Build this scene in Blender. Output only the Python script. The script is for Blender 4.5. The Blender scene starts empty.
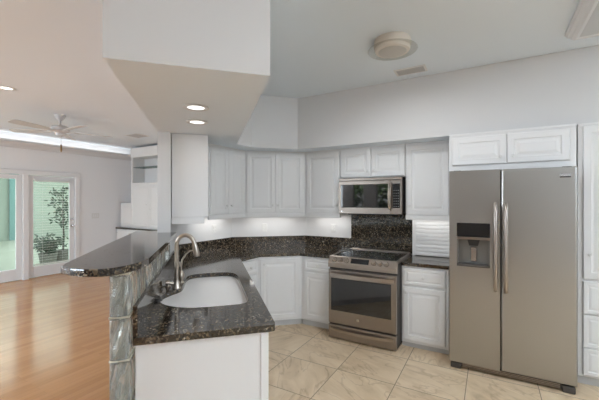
import bpy, bmesh, math, random
from mathutils import Vector, Matrix
random.seed(7)
C = bpy.context.scene.collection
SC = bpy.context.scene
R = math.radians

# ------------------------------------------------------------------ camera
CAM_H = 1.54
cam_d = bpy.data.cameras.new('camera'); cam = bpy.data.objects.new('camera', cam_d); C.objects.link(cam)
cam.location = (0, 0, CAM_H); cam.rotation_euler = (R(90), 0, R(29.8))
cam_d.sensor_width = 36; cam_d.lens = 332 / 599 * 36; cam_d.shift_y = 1 / 599; cam_d.clip_start = .02
SC.camera = cam

# ------------------------------------------------------------------ world, daylight, exposure
w = bpy.data.worlds.new('sky'); SC.world = w; w.use_nodes = True
bg = w.node_tree.nodes['Background']; bg.inputs[0].default_value = (.95, .98, 1, 1); bg.inputs[1].default_value = 1.4
SC.view_settings.view_transform = 'Standard'; SC.view_settings.look = 'None'
SC.view_settings.gamma = 1; SC.view_settings.exposure = 0.0; SC.view_settings.use_curve_mapping = False

def area(name, loc, rot, sx, sy, watts, col=(1, 1, 1), spread=180):
    l = bpy.data.lights.new(name, 'AREA'); l.shape = 'RECTANGLE'; l.size = sx; l.size_y = sy
    l.energy = watts; l.color = col; l.spread = R(spread)
    o = bpy.data.objects.new(name, l); C.objects.link(o); o.location = loc; o.rotation_euler = rot
    return o
# daylight through the den doors, plus added fill lamps behind camera and over patio
COOL = (.81, .91, 1)
area('daylight_patio', (-8.4, 2.9, 1.3), (R(90), 0, R(-90)), 2.2, 2.0, 15, (.99, .99, 1))
area('fill_den_rear', (-5.6, -3.1, 1.4), (R(90), 0, 0), 2.4, 2.0, 95, COOL)  # unseen fill lamp, added to lighten the den walls
area('fill_patio', (-12.5, 4.0, 3.35), (0, 0, 0), 6, 6, 130, (1, 1, 1))  # added lamp that brightens the patio from above
sun_d = bpy.data.lights.new('sun', 'SUN'); sun_d.energy = 16; sun_d.angle = R(1.5); sun_d.color = (1, .96, .9)
sun = bpy.data.objects.new('sun', sun_d); C.objects.link(sun); sun.rotation_euler = (R(-42), 0, R(8))
# added overhead and upward fill lamps, out of view, with no fixtures behind them
area('overhead_fill_kitchen', (1.5, 1.0, 2.825), (0, 0, 0), 2.6, 2.6, 42, COOL)
area('overhead_fill_den', (-5.0, -1.8, 2.825), (0, 0, 0), 4.0, 2.4, 125, COOL)
area('uplight_fill_kitchen', (3.1, 1.0, 2.6), (R(172), 0, R(90)), 4.5, .15, 78, COOL)
area('uplight_fill_den', (-5.2, -2.9, 2.6), (R(172), 0, 0), 4.5, .15, 140, COOL)

# ------------------------------------------------------------------ materials
def mat(name, col, rough=.5, metal=0, **kw):
    m = bpy.data.materials.new(name); m.use_nodes = True
    b = m.node_tree.nodes['Principled BSDF']
    b.inputs['Base Color'].default_value = (*col, 1); b.inputs['Roughness'].default_value = rough
    b.inputs['Metallic'].default_value = metal
    for k, v in kw.items(): b.inputs[k].default_value = v
    return m
def N(m, t, **kw):
    n = m.node_tree.nodes.new(t)
    for k, v in kw.items():
        if k in n.inputs: n.inputs[k].default_value = v
        else: setattr(n, k, v)
    return n
def L(m, a, ao, b, bi): m.node_tree.links.new(a.outputs[ao], b.inputs[bi])
def P(m): return m.node_tree.nodes['Principled BSDF']
def ramp(m, stops, interp='LINEAR'):
    r = N(m, 'ShaderNodeValToRGB'); e = r.color_ramp.elements; r.color_ramp.interpolation = interp
    while len(e) < len(stops): e.new(.5)
    for i, (p, c) in enumerate(stops): e[i].position = p; e[i].color = (*c, 1)
    return r
def bumpy(m, scale, strength, dist=.002, stretch=(1, 1, 1), coord='Object'):
    tc = N(m, 'ShaderNodeTexCoord'); mp = N(m, 'ShaderNodeMapping'); mp.inputs['Scale'].default_value = stretch
    nz = N(m, 'ShaderNodeTexNoise', Scale=scale, Detail=3.0); bp = N(m, 'ShaderNodeBump', Strength=strength, Distance=dist)
    L(m, tc, coord, mp, 'Vector'); L(m, mp, 'Vector', nz, 'Vector'); L(m, nz, 'Fac', bp, 'Height'); L(m, bp, 'Normal', P(m), 'Normal')
    return nz

M = {}
M['wall'] = mat('wall_paint', (.735, .735, .738), .75); bumpy(M['wall'], 140, .05)
M['ceil'] = mat('ceiling_paint', (.84, .905, .965), .85); bumpy(M['ceil'], 110, .06)
M['trim'] = mat('trim_paint', (.84, .84, .85), .4)
M['cab'] = mat('cabinet_paint', (.86, .86, .862), .36); bumpy(M['cab'], 60, .02)
M['crown'] = mat('crown_paint', (.80, .80, .81), .5)
M['plastic'] = mat('white_plastic', (.78, .78, .77), .35)
M['porcelain'] = mat('sink_enamel', (.93, .93, .93), .18)
M['recess'] = mat('recess_grey', (.20, .195, .185), .4, .4)
M['mirror_glass'] = mat('mirrored_black_glass', (.010, .010, .011), .03, 0, **{'Specular IOR Level': 1.0})
M['black'] = mat('black_plastic', (.02, .02, .022), .35)
M['dark_glass'] = mat('dark_glass', (.012, .012, .014), .06, 0)
M['key'] = mat('key_print', (.30, .31, .30), .5)
M['knob'] = mat('knob_metal', (.20, .17, .15), .3, 1)
M['grate'] = mat('burner_marks', (.05, .05, .055), .3)
M['dark'] = mat('dark_void', (.03, .03, .03), .8)
M['nickel'] = mat('brushed_nickel', (.52, .46, .40), .28, 1)
M['chrome'] = mat('satin_chrome', (.62, .62, .62), .25, 1)
M['beige'] = mat('beige_enamel', (.74, .68, .60), .45)
M['brass'] = mat('bronze', (.25, .16, .08), .35, 1)
M['vent'] = mat('vent_paint', (.55, .55, .56), .5)
M['fan'] = mat('fan_paint', (.64, .64, .65), .45)
M['teal'] = mat('teal_paint', (.20, .42, .42), .6)
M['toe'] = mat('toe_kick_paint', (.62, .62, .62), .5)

def steel(name, col, rough=.3):
    m = mat(name, col, rough, 1)
    tc = N(m, 'ShaderNodeTexCoord'); mp = N(m, 'ShaderNodeMapping'); mp.inputs['Scale'].default_value = (6, 6, 420)
    nz = N(m, 'ShaderNodeTexNoise', Scale=1.0, Detail=2.0)
    mr = N(m, 'ShaderNodeMapRange'); mr.inputs['To Min'].default_value = rough - .06; mr.inputs['To Max'].default_value = rough + .08
    bp = N(m, 'ShaderNodeBump', Strength=.05, Distance=.001)
    L(m, tc, 'Object', mp, 'Vector'); L(m, mp, 'Vector', nz, 'Vector'); L(m, nz, 'Fac', mr, 'Value'); L(m, mr, 'Result', P(m), 'Roughness')
    L(m, nz, 'Fac', bp, 'Height'); L(m, bp, 'Normal', P(m), 'Normal')
    return m
M['slate'] = steel('slate_steel', (.34, .295, .26), .34)
M['stainless'] = steel('stainless', (.45, .44, .42), .34)
M['handle_steel'] = mat('handle_steel', (.46, .41, .37), .3, 1)
M['slate_hi'] = steel('slate_steel_trim', (.43, .37, .32), .3)
M['slate_dark'] = mat('slate_side', (.10, .09, .085), .5, .5)

def granite():
    m = mat('granite', (.05, .04, .03), .09)
    tc = N(m, 'ShaderNodeTexCoord')
    v1 = N(m, 'ShaderNodeTexVoronoi', Scale=130.0); v2 = N(m, 'ShaderNodeTexVoronoi', Scale=75.0)
    nz = N(m, 'ShaderNodeTexNoise', Scale=26.0, Detail=5.0)
    s1 = N(m, 'ShaderNodeSeparateColor'); s2 = N(m, 'ShaderNodeSeparateColor')
    for v in (v1, v2, nz): L(m, tc, 'Object', v, 'Vector')
    L(m, v1, 'Color', s1, 0); L(m, v2, 'Color', s2, 0)
    r1 = ramp(m, [(0, (.009, .008, .007)), (.42, (.030, .022, .014)), (.68, (.095, .070, .044)), (.86, (.25, .195, .13)), (.965, (.42, .37, .30))], 'CONSTANT')
    r2 = ramp(m, [(0, (.010, .009, .009)), (.48, (.036, .027, .018)), (.80, (.15, .115, .075))], 'CONSTANT')
    L(m, s1, 0, r1, 'Fac'); L(m, s2, 1, r2, 'Fac')
    mx = N(m, 'ShaderNodeMix', data_type='RGBA')
    rr = ramp(m, [(.42, (0, 0, 0)), (.58, (1, 1, 1))]); L(m, nz, 'Fac', rr, 'Fac')
    m.node_tree.links.new(rr.outputs[0], mx.inputs[0]); m.node_tree.links.new(r1.outputs[0], mx.inputs[6]); m.node_tree.links.new(r2.outputs[0], mx.inputs[7])
    m.node_tree.links.new(mx.outputs[2], P(m).inputs['Base Color'])
    P(m).inputs['Specular IOR Level'].default_value = .85
    return m
M['granite'] = granite()

def tile():
    m = mat('floor_tile', (.5, .38, .26), .32)
    tc = N(m, 'ShaderNodeTexCoord'); mp = N(m, 'ShaderNodeMapping'); mp.inputs['Location'].default_value = (1.21, -2.29, 0)
    br = N(m, 'ShaderNodeTexBrick', offset=0.0, squash=1.0, Scale=1.0)
    br.inputs['Brick Width'].default_value = .52; br.inputs['Row Height'].default_value = .52; br.inputs['Mortar Size'].default_value = .0035
    br.inputs['Mortar Smooth'].default_value = .2; br.inputs['Bias'].default_value = 0
    br.inputs['Color1'].default_value = (0, 0, 0, 1); br.inputs['Color2'].default_value = (1, 1, 1, 1); br.inputs['Mortar'].default_value = (.5, .5, .5, 1)
    L(m, tc, 'Object', mp, 'Vector'); L(m, mp, 'Vector', br, 'Vector')
    mul = N(m, 'ShaderNodeMath', operation='MULTIPLY'); mul.inputs[1].default_value = 23.0
    L(m, br, 'Color', mul, 0)
    rot = N(m, 'ShaderNodeVectorRotate', rotation_type='Z_AXIS')
    ang = N(m, 'ShaderNodeMath', operation='MULTIPLY'); ang.inputs[1].default_value = 2.2
    L(m, br, 'Color', ang, 0); L(m, tc, 'Object', rot, 'Vector'); L(m, ang, 0, rot, 'Angle')
    st = N(m, 'ShaderNodeMapping'); st.inputs['Scale'].default_value = (1.2, 3.2, 1); L(m, rot, 'Vector', st, 'Vector')
    n1 = N(m, 'ShaderNodeTexNoise', noise_dimensions='4D', Scale=1.4, Detail=6.0, Roughness=.58, Distortion=1.3)
    L(m, st, 'Vector', n1, 'Vector'); L(m, mul, 0, n1, 'W')
    c1 = ramp(m, [(.30, (.51, .365, .225)), (.44, (.68, .515, .335)), (.56, (.76, .595, .41)), (.72, (.81, .665, .475))])
    L(m, n1, 'Fac', c1, 'Fac')
    vein = ramp(m, [(.478, (1, 1, 1)), (.495, (.58, .50, .42)), (.512, (1, 1, 1))])
    n2 = N(m, 'ShaderNodeTexNoise', noise_dimensions='4D', Scale=.9, Detail=4.0, Distortion=1.8); L(m, st, 'Vector', n2, 'Vector'); L(m, mul, 0, n2, 'W'); L(m, n2, 'Fac', vein, 'Fac')
    mv = N(m, 'ShaderNodeMix', data_type='RGBA', blend_type='MULTIPLY'); mv.inputs[0].default_value = .5
    m.node_tree.links.new(c1.outputs[0], mv.inputs[6]); m.node_tree.links.new(vein.outputs[0], mv.inputs[7])
    mx = N(m, 'ShaderNodeMix', data_type='RGBA'); mx.inputs[7].default_value = (.27, .185, .115, 1)
    L(m, br, 'Fac', mx, 0); m.node_tree.links.new(mv.outputs[2], mx.inputs[6])
    m.node_tree.links.new(mx.outputs[2], P(m).inputs['Base Color'])
    return m
M['tile'] = tile()

def wood():
    m = mat('oak_floor', (.45, .25, .12), .16)
    tc = N(m, 'ShaderNodeTexCoord'); mp = N(m, 'ShaderNodeMapping'); mp.inputs['Rotation'].default_value = (0, 0, R(90))
    br = N(m, 'ShaderNodeTexBrick', offset=.37, offset_frequency=2, squash=1.0, Scale=1.0)
    br.inputs['Brick Width'].default_value = .95; br.inputs['Row Height'].default_value = .058; br.inputs['Mortar Size'].default_value = .0008
    br.inputs['Color1'].default_value = (0, 0, 0, 1); br.inputs['Color2'].default_value = (1, 1, 1, 1); br.inputs['Mortar'].default_value = (.3, .3, .3, 1)
    L(m, tc, 'Object', mp, 'Vector'); L(m, mp, 'Vector', br, 'Vector')
    st = N(m, 'ShaderNodeMapping'); st.inputs['Scale'].default_value = (30, 1.6, 1); L(m, tc, 'Object', st, 'Vector')
    nz = N(m, 'ShaderNodeTexNoise', noise_dimensions='4D', Scale=1.0, Detail=4.0); L(m, st, 'Vector', nz, 'Vector')
    mul = N(m, 'ShaderNodeMath', operation='MULTIPLY'); mul.inputs[1].default_value = 31.0; L(m, br, 'Color', mul, 0); L(m, mul, 0, nz, 'W')
    a = N(m, 'ShaderNodeMath', operation='MULTIPLY_ADD'); a.inputs[1].default_value = .5; L(m, br, 'Color', a, 0)
    b = N(m, 'ShaderNodeMath', operation='MULTIPLY'); b.inputs[1].default_value = .5; L(m, nz, 'Fac', b, 0); L(m, b, 0, a, 2)
    c = ramp(m, [(.15, (.40, .18, .062)), (.5, (.47, .225, .082)), (.85, (.53, .265, .103))]); L(m, a, 0, c, 'Fac')
    mx = N(m, 'ShaderNodeMix', data_type='RGBA'); mx.inputs[7].default_value = (.27, .13, .055, 1)
    L(m, br, 'Fac', mx, 0); m.node_tree.links.new(c.outputs[0], mx.inputs[6]); m.node_tree.links.new(mx.outputs[2], P(m).inputs['Base Color'])
    P(m).inputs['Specular IOR Level'].default_value = .6
    return m
M['wood'] = wood()

def pane_glass(name, tint, refl=.10, rough=0.0):
    m = bpy.data.materials.new(name); m.use_nodes = True; nt = m.node_tree; nt.nodes.clear()
    out = nt.nodes.new('ShaderNodeOutputMaterial'); t = nt.nodes.new('ShaderNodeBsdfTransparent'); g = nt.nodes.new('ShaderNodeBsdfGlossy')
    mx = nt.nodes.new('ShaderNodeMixShader'); t.inputs[0].default_value = (*tint, 1); g.inputs['Roughness'].default_value = rough
    mx.inputs[0].default_value = refl
    nt.links.new(t.outputs[0], mx.inputs[1]); nt.links.new(g.outputs[0], mx.inputs[2]); nt.links.new(mx.outputs[0], out.inputs[0])
    return m
M['pane'] = pane_glass('door_glass', (.86, .93, .89), .05)
M['shelf_glass'] = pane_glass('shelf_glass', (.55, .62, .60), .15)
M['light_glass'] = pane_glass('lamp_glass', (.90, .89, .86), .06)

def block_glass():
    m = mat('block_glass', (.96, .985, .955), .06, 0, IOR=1.5)
    P(m).inputs['Transmission Weight'].default_value = .85
    tc = N(m, 'ShaderNodeTexCoord'); mp = N(m, 'ShaderNodeMapping'); mp.inputs['Scale'].default_value = (1, 1, .22)
    wv = N(m, 'ShaderNodeTexWave', Scale=11.0, Distortion=2.6, Detail=1.0, bands_direction='DIAGONAL')
    wv.inputs['Detail Scale'].default_value = 1.5
    bp = N(m, 'ShaderNodeBump', Strength=.9, Distance=.02)
    L(m, tc, 'Object', mp, 'Vector'); L(m, mp, 'Vector', wv, 'Vector'); L(m, wv, 'Fac', bp, 'Height'); L(m, bp, 'Normal', P(m), 'Normal')
    return m
M['block'] = block_glass()
M['mortar'] = mat('block_mortar', (.66, .63, .52), .7)

def emis(name, col, s):
    m = mat(name, (.9, .9, .9), .4); P(m).inputs['Emission Color'].default_value = (*col, 1); P(m).inputs['Emission Strength'].default_value = s
    return m
M['lamp_on'] = emis('lamp_lens', (1, .96, .9), 2.2)
M['diffuser'] = mat('prismatic_diffuser', (.60, .60, .60), .35)
M['frosted'] = mat('frosted_lens', (.58, .55, .50), .3)
M['blind'] = mat('blind_slat', (.80, .82, .78), .45)
M['patio'] = mat('patio_concrete', (.60, .62, .55), .7); bumpy(M['patio'], 20, .1)
M['paving'] = mat('garden_paving', (.24, .24, .23), .8)
M['patio_wall'] = mat('lanai_wall', (.54, .60, .54), .8)
M['den_wall'] = mat('den_wall_paint', (.88, .885, .90), .75)
M['rear'] = mat('taupe_paint', (.26, .24, .22), .8)
def leafmat(name, a, b):
    m = mat(name, a, .5); tc = N(m, 'ShaderNodeTexCoord'); nz = N(m, 'ShaderNodeTexNoise', Scale=9.0, Detail=3.0)
    r = ramp(m, [(.35, a), (.65, b)]); L(m, tc, 'Object', nz, 'Vector'); L(m, nz, 'Fac', r, 'Fac'); L(m, r, 'Color', P(m), 'Base Color'); return m
M['leaf'] = leafmat('leaves', (.03, .07, .045), (.08, .14, .08))
M['hedge'] = leafmat('hedge_leaves', (.06, .14, .05), (.40, .55, .30))
M['bark'] = mat('bark', (.10, .08, .06), .9)
M['pot'] = mat('pot_glaze', (.25, .24, .22), .5)

# ------------------------------------------------------------------ mesh helpers
class MB:
    def __init__(s): s.b = bmesh.new()
    def box(s, x0, y0, z0, x1, y1, z1, bev=0.0, seg=1):
        r = bmesh.ops.create_cube(s.b, size=1)
        bmesh.ops.scale(s.b, vec=(x1 - x0, y1 - y0, z1 - z0), verts=r['verts'])
        bmesh.ops.translate(s.b, vec=((x0 + x1) / 2, (y0 + y1) / 2, (z0 + z1) / 2), verts=r['verts'])
        if bev > 0:
            es = list({e for v in r['verts'] for e in v.link_edges})
            bmesh.ops.bevel(s.b, geom=es, offset=bev, segments=seg, profile=.5, affect='EDGES')
        return s
    def prism(s, pts, z0, z1, bev=0.0):
        area2 = sum(a[0] * b[1] - b[0] * a[1] for a, b in zip(pts, pts[1:] + pts[:1]))
        if area2 < 0: pts = pts[::-1]
        lo = [s.b.verts.new((x, y, z0)) for x, y in pts]; hi = [s.b.verts.new((x, y, z1)) for x, y in pts]
        n = len(pts)
        fs = [s.b.faces.new(lo[::-1]), s.b.faces.new(hi)]
        for i in range(n): fs.append(s.b.faces.new((lo[i], lo[(i + 1) % n], hi[(i + 1) % n], hi[i])))
        if bev > 0:
            es = list({e for f in fs[:2] for e in f.edges})
            bmesh.ops.bevel(s.b, geom=es, offset=bev, segments=2, profile=.5, affect='EDGES')
        return s
    def lathe(s, prof, seg=32, mtx=None, cap=True):
        rings = []
        for r, z in prof:
            rings.append([s.b.verts.new((r * math.cos(2 * math.pi * k / seg), r * math.sin(2 * math.pi * k / seg), z)) for k in range(seg)])
        for a, b in zip(rings, rings[1:]):
            for k in range(seg): s.b.faces.new((a[k], a[(k + 1) % seg], b[(k + 1) % seg], b[k]))
        if cap:
            s.b.faces.new(rings[0][::-1]); s.b.faces.new(rings[-1])
        if mtx is not None: bmesh.ops.transform(s.b, matrix=mtx, verts=[v for r in rings for v in r])
        return s
    def tube(s, pts, rad, seg=12):
        pts = [Vector(p) for p in pts]; n = len(pts)
        rs = rad if isinstance(rad, (list, tuple)) else [rad] * n
        up = None; rings = []
        for i, p in enumerate(pts):
            t = (pts[min(i + 1, n - 1)] - pts[max(i - 1, 0)]).normalized()
            if up is None: up = t.orthogonal().normalized()
            u = (up - t * up.dot(t)).normalized(); v = t.cross(u); up = u
            rings.append([s.b.verts.new(p + (u * math.cos(2 * math.pi * k / seg) + v * math.sin(2 * math.pi * k / seg)) * rs[i]) for k in range(seg)])
        for a, b in zip(rings, rings[1:]):
            for k in range(seg): s.b.faces.new((a[k], a[(k + 1) % seg], b[(k + 1) % seg], b[k]))
        s.b.faces.new(rings[0][::-1]); s.b.faces.new(rings[-1])
        return s
    def rings(s, loops, cap0=True, cap1=True):
        vs = [[s.b.verts.new(p) for p in lp] for lp in loops]; n = len(vs[0])
        for a, b in zip(vs, vs[1:]):
            for k in range(n): s.b.faces.new((a[k], a[(k + 1) % n], b[(k + 1) % n], b[k]))
        if cap0: s.b.faces.new(vs[0][::-1])
        if cap1: s.b.faces.new(vs[-1])
        return s
    def panel(s, x0, z0, x1, z1, y, prof):
        # rectangular loops inset by i at depth y-d: a moulded door or drawer front facing -y
        lp = []
        for i, d in prof:
            lp.append([(x0 + i, y - d, z0 + i), (x1 - i, y - d, z0 + i), (x1 - i, y - d, z1 - i), (x0 + i, y - d, z1 - i)])
        return s.rings(lp)
    def build(s, name, material, parent=None, smooth=None):
        me = bpy.data.meshes.new(name)
        bmesh.ops.recalc_face_normals(s.b, faces=s.b.faces[:])
        s.b.to_mesh(me); s.b.free()
        me.materials.append(material)
        if smooth:
            me.polygons.foreach_set('use_smooth', [True] * len(me.polygons))
            me.set_sharp_from_angle(angle=R(smooth))
        o = bpy.data.objects.new(name, me); C.objects.link(o)
        if parent is not None: o.parent = parent
        return o

def tag(o, label, cat, group=None, kind=None):
    o['label'] = label; o['category'] = cat
    if group: o['group'] = group
    if kind: o['kind'] = kind
    return o
def thing(name, label, cat, loc=(0, 0, 0), rz=0.0, group=None):
    o = bpy.data.objects.new(name, None); C.objects.link(o); o.location = loc; o.rotation_euler = (0, 0, rz)
    o.empty_display_size = .1
    return tag(o, label, cat, group)
def struct(name, mb, m, parent=None, smooth=None):
    o = mb.build(name, m, parent, smooth)
    if parent is None: o['kind'] = 'structure'
    return o
S2 = 2 ** -.5
def pq(p, q): return ((q - p) * S2, (q + p) * S2)        # the peninsula's own axes: p away from the end panel, q across

def rounded(poly, rad, seg=6):
    # round the corners of a polygon; rad is a dict index -> radius
    out = []; n = len(poly)
    for i, p in enumerate(poly):
        r = rad.get(i, 0)
        if not r: out.append(p); continue
        P0, P1, P2 = Vector(poly[i - 1]), Vector(p), Vector(poly[(i + 1) % n])
        a = (P0 - P1).normalized(); b = (P2 - P1).normalized()
        A_, B_ = P1 + a * r, P1 + b * r
        for k in range(seg + 1):
            t = k / seg
            q_ = A_ * (1 - t) ** 2 + P1 * 2 * t * (1 - t) + B_ * t ** 2
            out.append((q_.x, q_.y))
    return out

# ------------------------------------------------------------------ the setting
CEIL = 2.835; SOF = 2.19
WX, WY = -3.07, 4.19            # kitchen left wall face, range wall face
FX = -7.88                      # far wall of the den
# floors: tile in the kitchen, oak in the den; they meet under the glass block wall
b0, b1 = pq(-6, -.40), pq(3.40, -.40)
struct('floor', MB().prism([b0, b1, (-3.15, 2.6), (-3.15, 4.4), (3.5, 4.4), (3.5, -3.4), (b0[0], -3.4)][0:7] if b0[1] > -3.4 else
       [((3.4 - .40 / S2) * 1.0, -3.4), b1, (-3.15, 2.6), (-3.15, 4.4), (3.5, 4.4), (3.5, -3.4)], -.12, 0), M['tile'])
xs = -3.4 * -1 - .40 / S2
struct('floor', MB().prism([(xs, -3.4), b1, (-3.15, 2.6), (-3.15, 5.4), (-8.05, 5.4), (-8.05, -3.4)], -.12, 0), M['wood'])
struct('ceiling', MB().box(-8.05, -3.4, CEIL, 3.5, 5.4, CEIL + .1), M['ceil'])

Cc = pq(3.346, -.468)
struct('wall_left', MB().prism([Cc, pq(3.346, -.353), (WX, -.499 - WX), (WX, 3.49), (-2.28, WY), (-2.28, WY + .16), (-3.22, WY + .16), (-3.22, -.662 + 3.22)], 0, CEIL - .001), M['wall'])
struct('wall_range', MB().box(-2.28, WY, 0, 3.45, WY + .16, CEIL - .001), M['wall'])
struct('wall_right', MB().box(3.3, -3.4, 0, 3.45, -2.2, CEIL - .001).box(3.3, .4, 0, 3.45, WY, CEIL - .001).box(3.3, -2.2, 0, 3.45, .4, .5).box(3.3, -2.2, 2.4, 3.45, .4, CEIL - .001), M['wall'])
# bulkhead over the peninsula, the corner and the range wall
bulk = [pq(1.686, -.467), pq(1.703, .305), (-2.50, 2.931), (-2.49, 3.19), (-2.10, 3.62), (3.29, 3.62), (3.29, WY - .001), (-2.285, WY - .001), (-3.069, 3.489), (WX + .001, -.497 - WX), pq(3.345, -.3525), pq(3.345, -.467)]
bh = struct('wall_bulkhead', MB().prism(bulk, SOF, CEIL - .002), M['wall'])
bh.data.materials.append(M['ceil'])            # soffit underside takes the lighter ceiling paint to brighten its shaded face
for f_ in bh.data.polygons:
    if f_.normal.z < -.5: f_.material_index = 1
# den
Y_D = 5.18
DY0, DY1, D2a, D2b = 1.95, 2.935, 3.01, 3.875      # the two glazed doors of the far wall
far = MB()
far.box(FX - .15, -3.4, 0, FX, DY0 - .05, CEIL - .001).box(FX - .15, D2b, 0, FX, Y_D + .15, CEIL - .001).box(FX - .15, DY0 - .05, 2.07, FX, D2b, CEIL - .001)
struct('wall_far', far, M['den_wall'])
struct('wall_den', MB().box(FX, Y_D, 0, -3.22, Y_D + .15, CEIL - .001), M['den_wall'])
rear = MB()
ops = [(-7.0, -5.6), (-4.06, -3.68), (-3.24, -2.80), (1.5, 2.5)]
x = -8.0
for a, b_ in ops:
    rear.box(x, -3.35, 0, a, -3.2, CEIL - .001); rear.box(a, -3.35, 2.35, b_, -3.2, CEIL - .001); x = b_
rear.box(x, -3.35, 0, 3.45, -3.2, CEIL - .001)
struct('wall_rear', rear, M['rear'])
# cove moulding along the far wall and over the built-in
cove = MB()
prof = [(0, 2.56), (.03, 2.56), (.05, 2.60), (.10, 2.64), (.13, 2.655), (.13, 2.695), (.10, 2.695), (.10, 2.67), (0, 2.67)]
cove.rings([[(FX + d, y, z) for d, z in prof] for y in (-3.19, Y_D - .005)])
struct('trim_1', cove, M['wall'])
area('cove_strip', (FX + .085, 2.2, 2.672), (R(180), 0, 0), .05, 5.8, 4.2, (1, .99, .97))
struct('trim_2', MB().box(FX + .001, D2b + .09, 0, FX + .018, 4.79, .11, .004), M['trim'])
# door casings
cas = MB()
cas.box(FX, D2b - .01, 0, FX + .025, D2b + .075, 2.075, .006)
cas.box(FX, DY1 - .01, 0, FX + .025, D2a + .01, 2.075, .006)
cas.box(FX, DY0 - .1, 2.055, FX + .03, D2b + .085, 2.15, .008)
cas.box(FX, DY0 - .1, 0, FX + .025, DY0 + .01, 2.075, .006)
cas.box(FX - .15, DY1 - .005, 0, FX, D2a + .005, 2.07)
struct('trim_3', cas, M['trim'])
def glazed_door(name, y0, y1, hardware):
    st_, z0, z1 = .095, .01, 2.05
    x0, x1 = FX - .07, FX - .025
    f = MB()
    f.box(x0, y0, z0, x1, y0 + st_, z1, .004).box(x0, y1 - st_, z0, x1, y1, z1, .004)
    f.box(x0, y0 + st_, z1 - .085, x1, y1 - st_, z1, .004).box(x0, y0 + st_, z0, x1, y1 - st_, z0 + .22, .004)
    d = struct(name, f, M['trim'])
    MB().box(FX - .05, y0 + st_, z0 + .22, FX - .045, y1 - st_, z1 - .085).build('glass_pane', M['pane'], d)
    if hardware:
        k = MB(); mt = Matrix.Translation((x1, y1 - .045, 1.00)) @ Matrix.Rotation(R(90), 4, 'Y')
        k.lathe([(.028, 0), (.028, .008), (.012, .012), (.012, .035), (.027, .045), (.030, .06), (.02, .072)], 20, mt)
        k.build('door_knob', M['chrome'], d, 40)
        k = MB(); mt = Matrix.Translation((x1, y1 - .045, 1.14)) @ Matrix.Rotation(R(90), 4, 'Y')
        k.lathe([(.027, 0), (.027, .012), (.018, .018)], 20, mt); k.build('deadbolt', M['chrome'], d, 40)
    return d
glazed_door('door_1', DY0, DY1 - .008, False)
d2 = glazed_door('door_2', D2a + .008, D2b - .012, True)
bl = MB(); z = .28
while z < 1.93:
    m_ = MB(); c_, s_ = math.cos(R(9)), math.sin(R(9))
    xc = FX - .020; hw = .0125
    bl.rings([[(xc - hw * c_, y, z - hw * s_), (xc + hw * c_, y, z + hw * s_), (xc + hw * c_, y, z + hw * s_ + .0026), (xc - hw * c_, y, z - hw * s_ + .0026)] for y in (D2a + .115, D2b - .12)])
    m_.b.free(); z += .052
slats = bl.build('blind_slats', M['blind'], d2)
MB().box(FX - .025, D2a + .11, 1.93, FX + .012, D2b - .115, 1.965, .003).build('blind_headrail', M['blind'], d2)
MB().box(FX - .025, D2a + .11, .245, FX - .002, D2b - .115, .268, .003).build('blind_bottom_rail', M['blind'], d2)
for yy in (D2a + .25, D2b - .25):
    MB().tube([(FX - .004, yy, .26), (FX - .004, yy, 1.94)], .0012, 6).build('blind_cord', M['blind'], d2)

# patio outside the den
struct('ground_patio', MB().box(-18, -5, -.2, FX - .15, 12, -.06), M['patio'])
struct('wall_patio', MB().box(-17.2, -5, -.06, -17, 12, 3.4), M['patio_wall'])
tag(MB().box(-16.95, 5.84, -.06, -16.85, 6.5, 3.2, .01).build('patio_panel', M['teal']), 'teal panel at the far side of the patio seen through the clear door glass', 'panel')
struct('sun_blocker_patio', MB().box(-18, -4.0, 3.4, -8.06, 12, 3.5), M['ceil'])  # unseen slab added to keep the strong sun off the patio
def plant(name, x, y, h, label, cat, spread, n, z_low):
    t = thing(name, label, cat, (x, y, -.06))
    MB().lathe([(.10, 0), (.15, .02), (.19, .3), (.20, .34), (.17, .34), (.16, .30)], 24).build('pot', M['pot'], t, 40)
    st = MB(); st.tube([(0, 0, .3), (.02, .01, h * .4), (-.02, 0, h * .7), (0, .01, h * .95)], [.025, .022, .016, .008], 8)
    lf = MB()
    for k in range(14):
        a = k * 2.4; zz = z_low + (h - z_low) * (k / 14); ln = spread * (1 - .45 * abs(k / 14 - .4)) * random.uniform(.75, 1.1)
        tip = Vector((math.cos(a) * ln, math.sin(a) * ln, zz + .10 + .12 * random.random())); base = Vector((0, 0, zz - .05))
        st.tube([base, (base + tip) / 2 + Vector((0, 0, .05)), tip], [.009, .006, .003], 5)
        for j in range(n):
            f = random.uniform(.25, 1.05); c = base.lerp(tip, f) + Vector([random.uniform(-.09, .09) for _ in range(3)])
            d = Vector([random.uniform(-1, 1) for _ in range(3)]).normalized(); e = d.orthogonal().normalized() * .022; d *= .06
            q = [c - d, c + e, c + d, c - e]
            up = d.cross(e).normalized() * .0015
            lf.rings([[p - up for p in q], [p + up for p in q]])
    st.build('trunk', M['bark'], t, 40); o = lf.build('foliage', M['leaf'], t)
    return t
plant('potted_tree', -9.55, 4.40, 1.85, 'small dark leafed tree on the patio behind the blinds', 'tree', .36, 15, .95)
plant('potted_shrub', -9.35, 3.98, .62, 'low dark shrub on the patio beside the small tree', 'shrub', .36, 22, .32)
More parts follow.
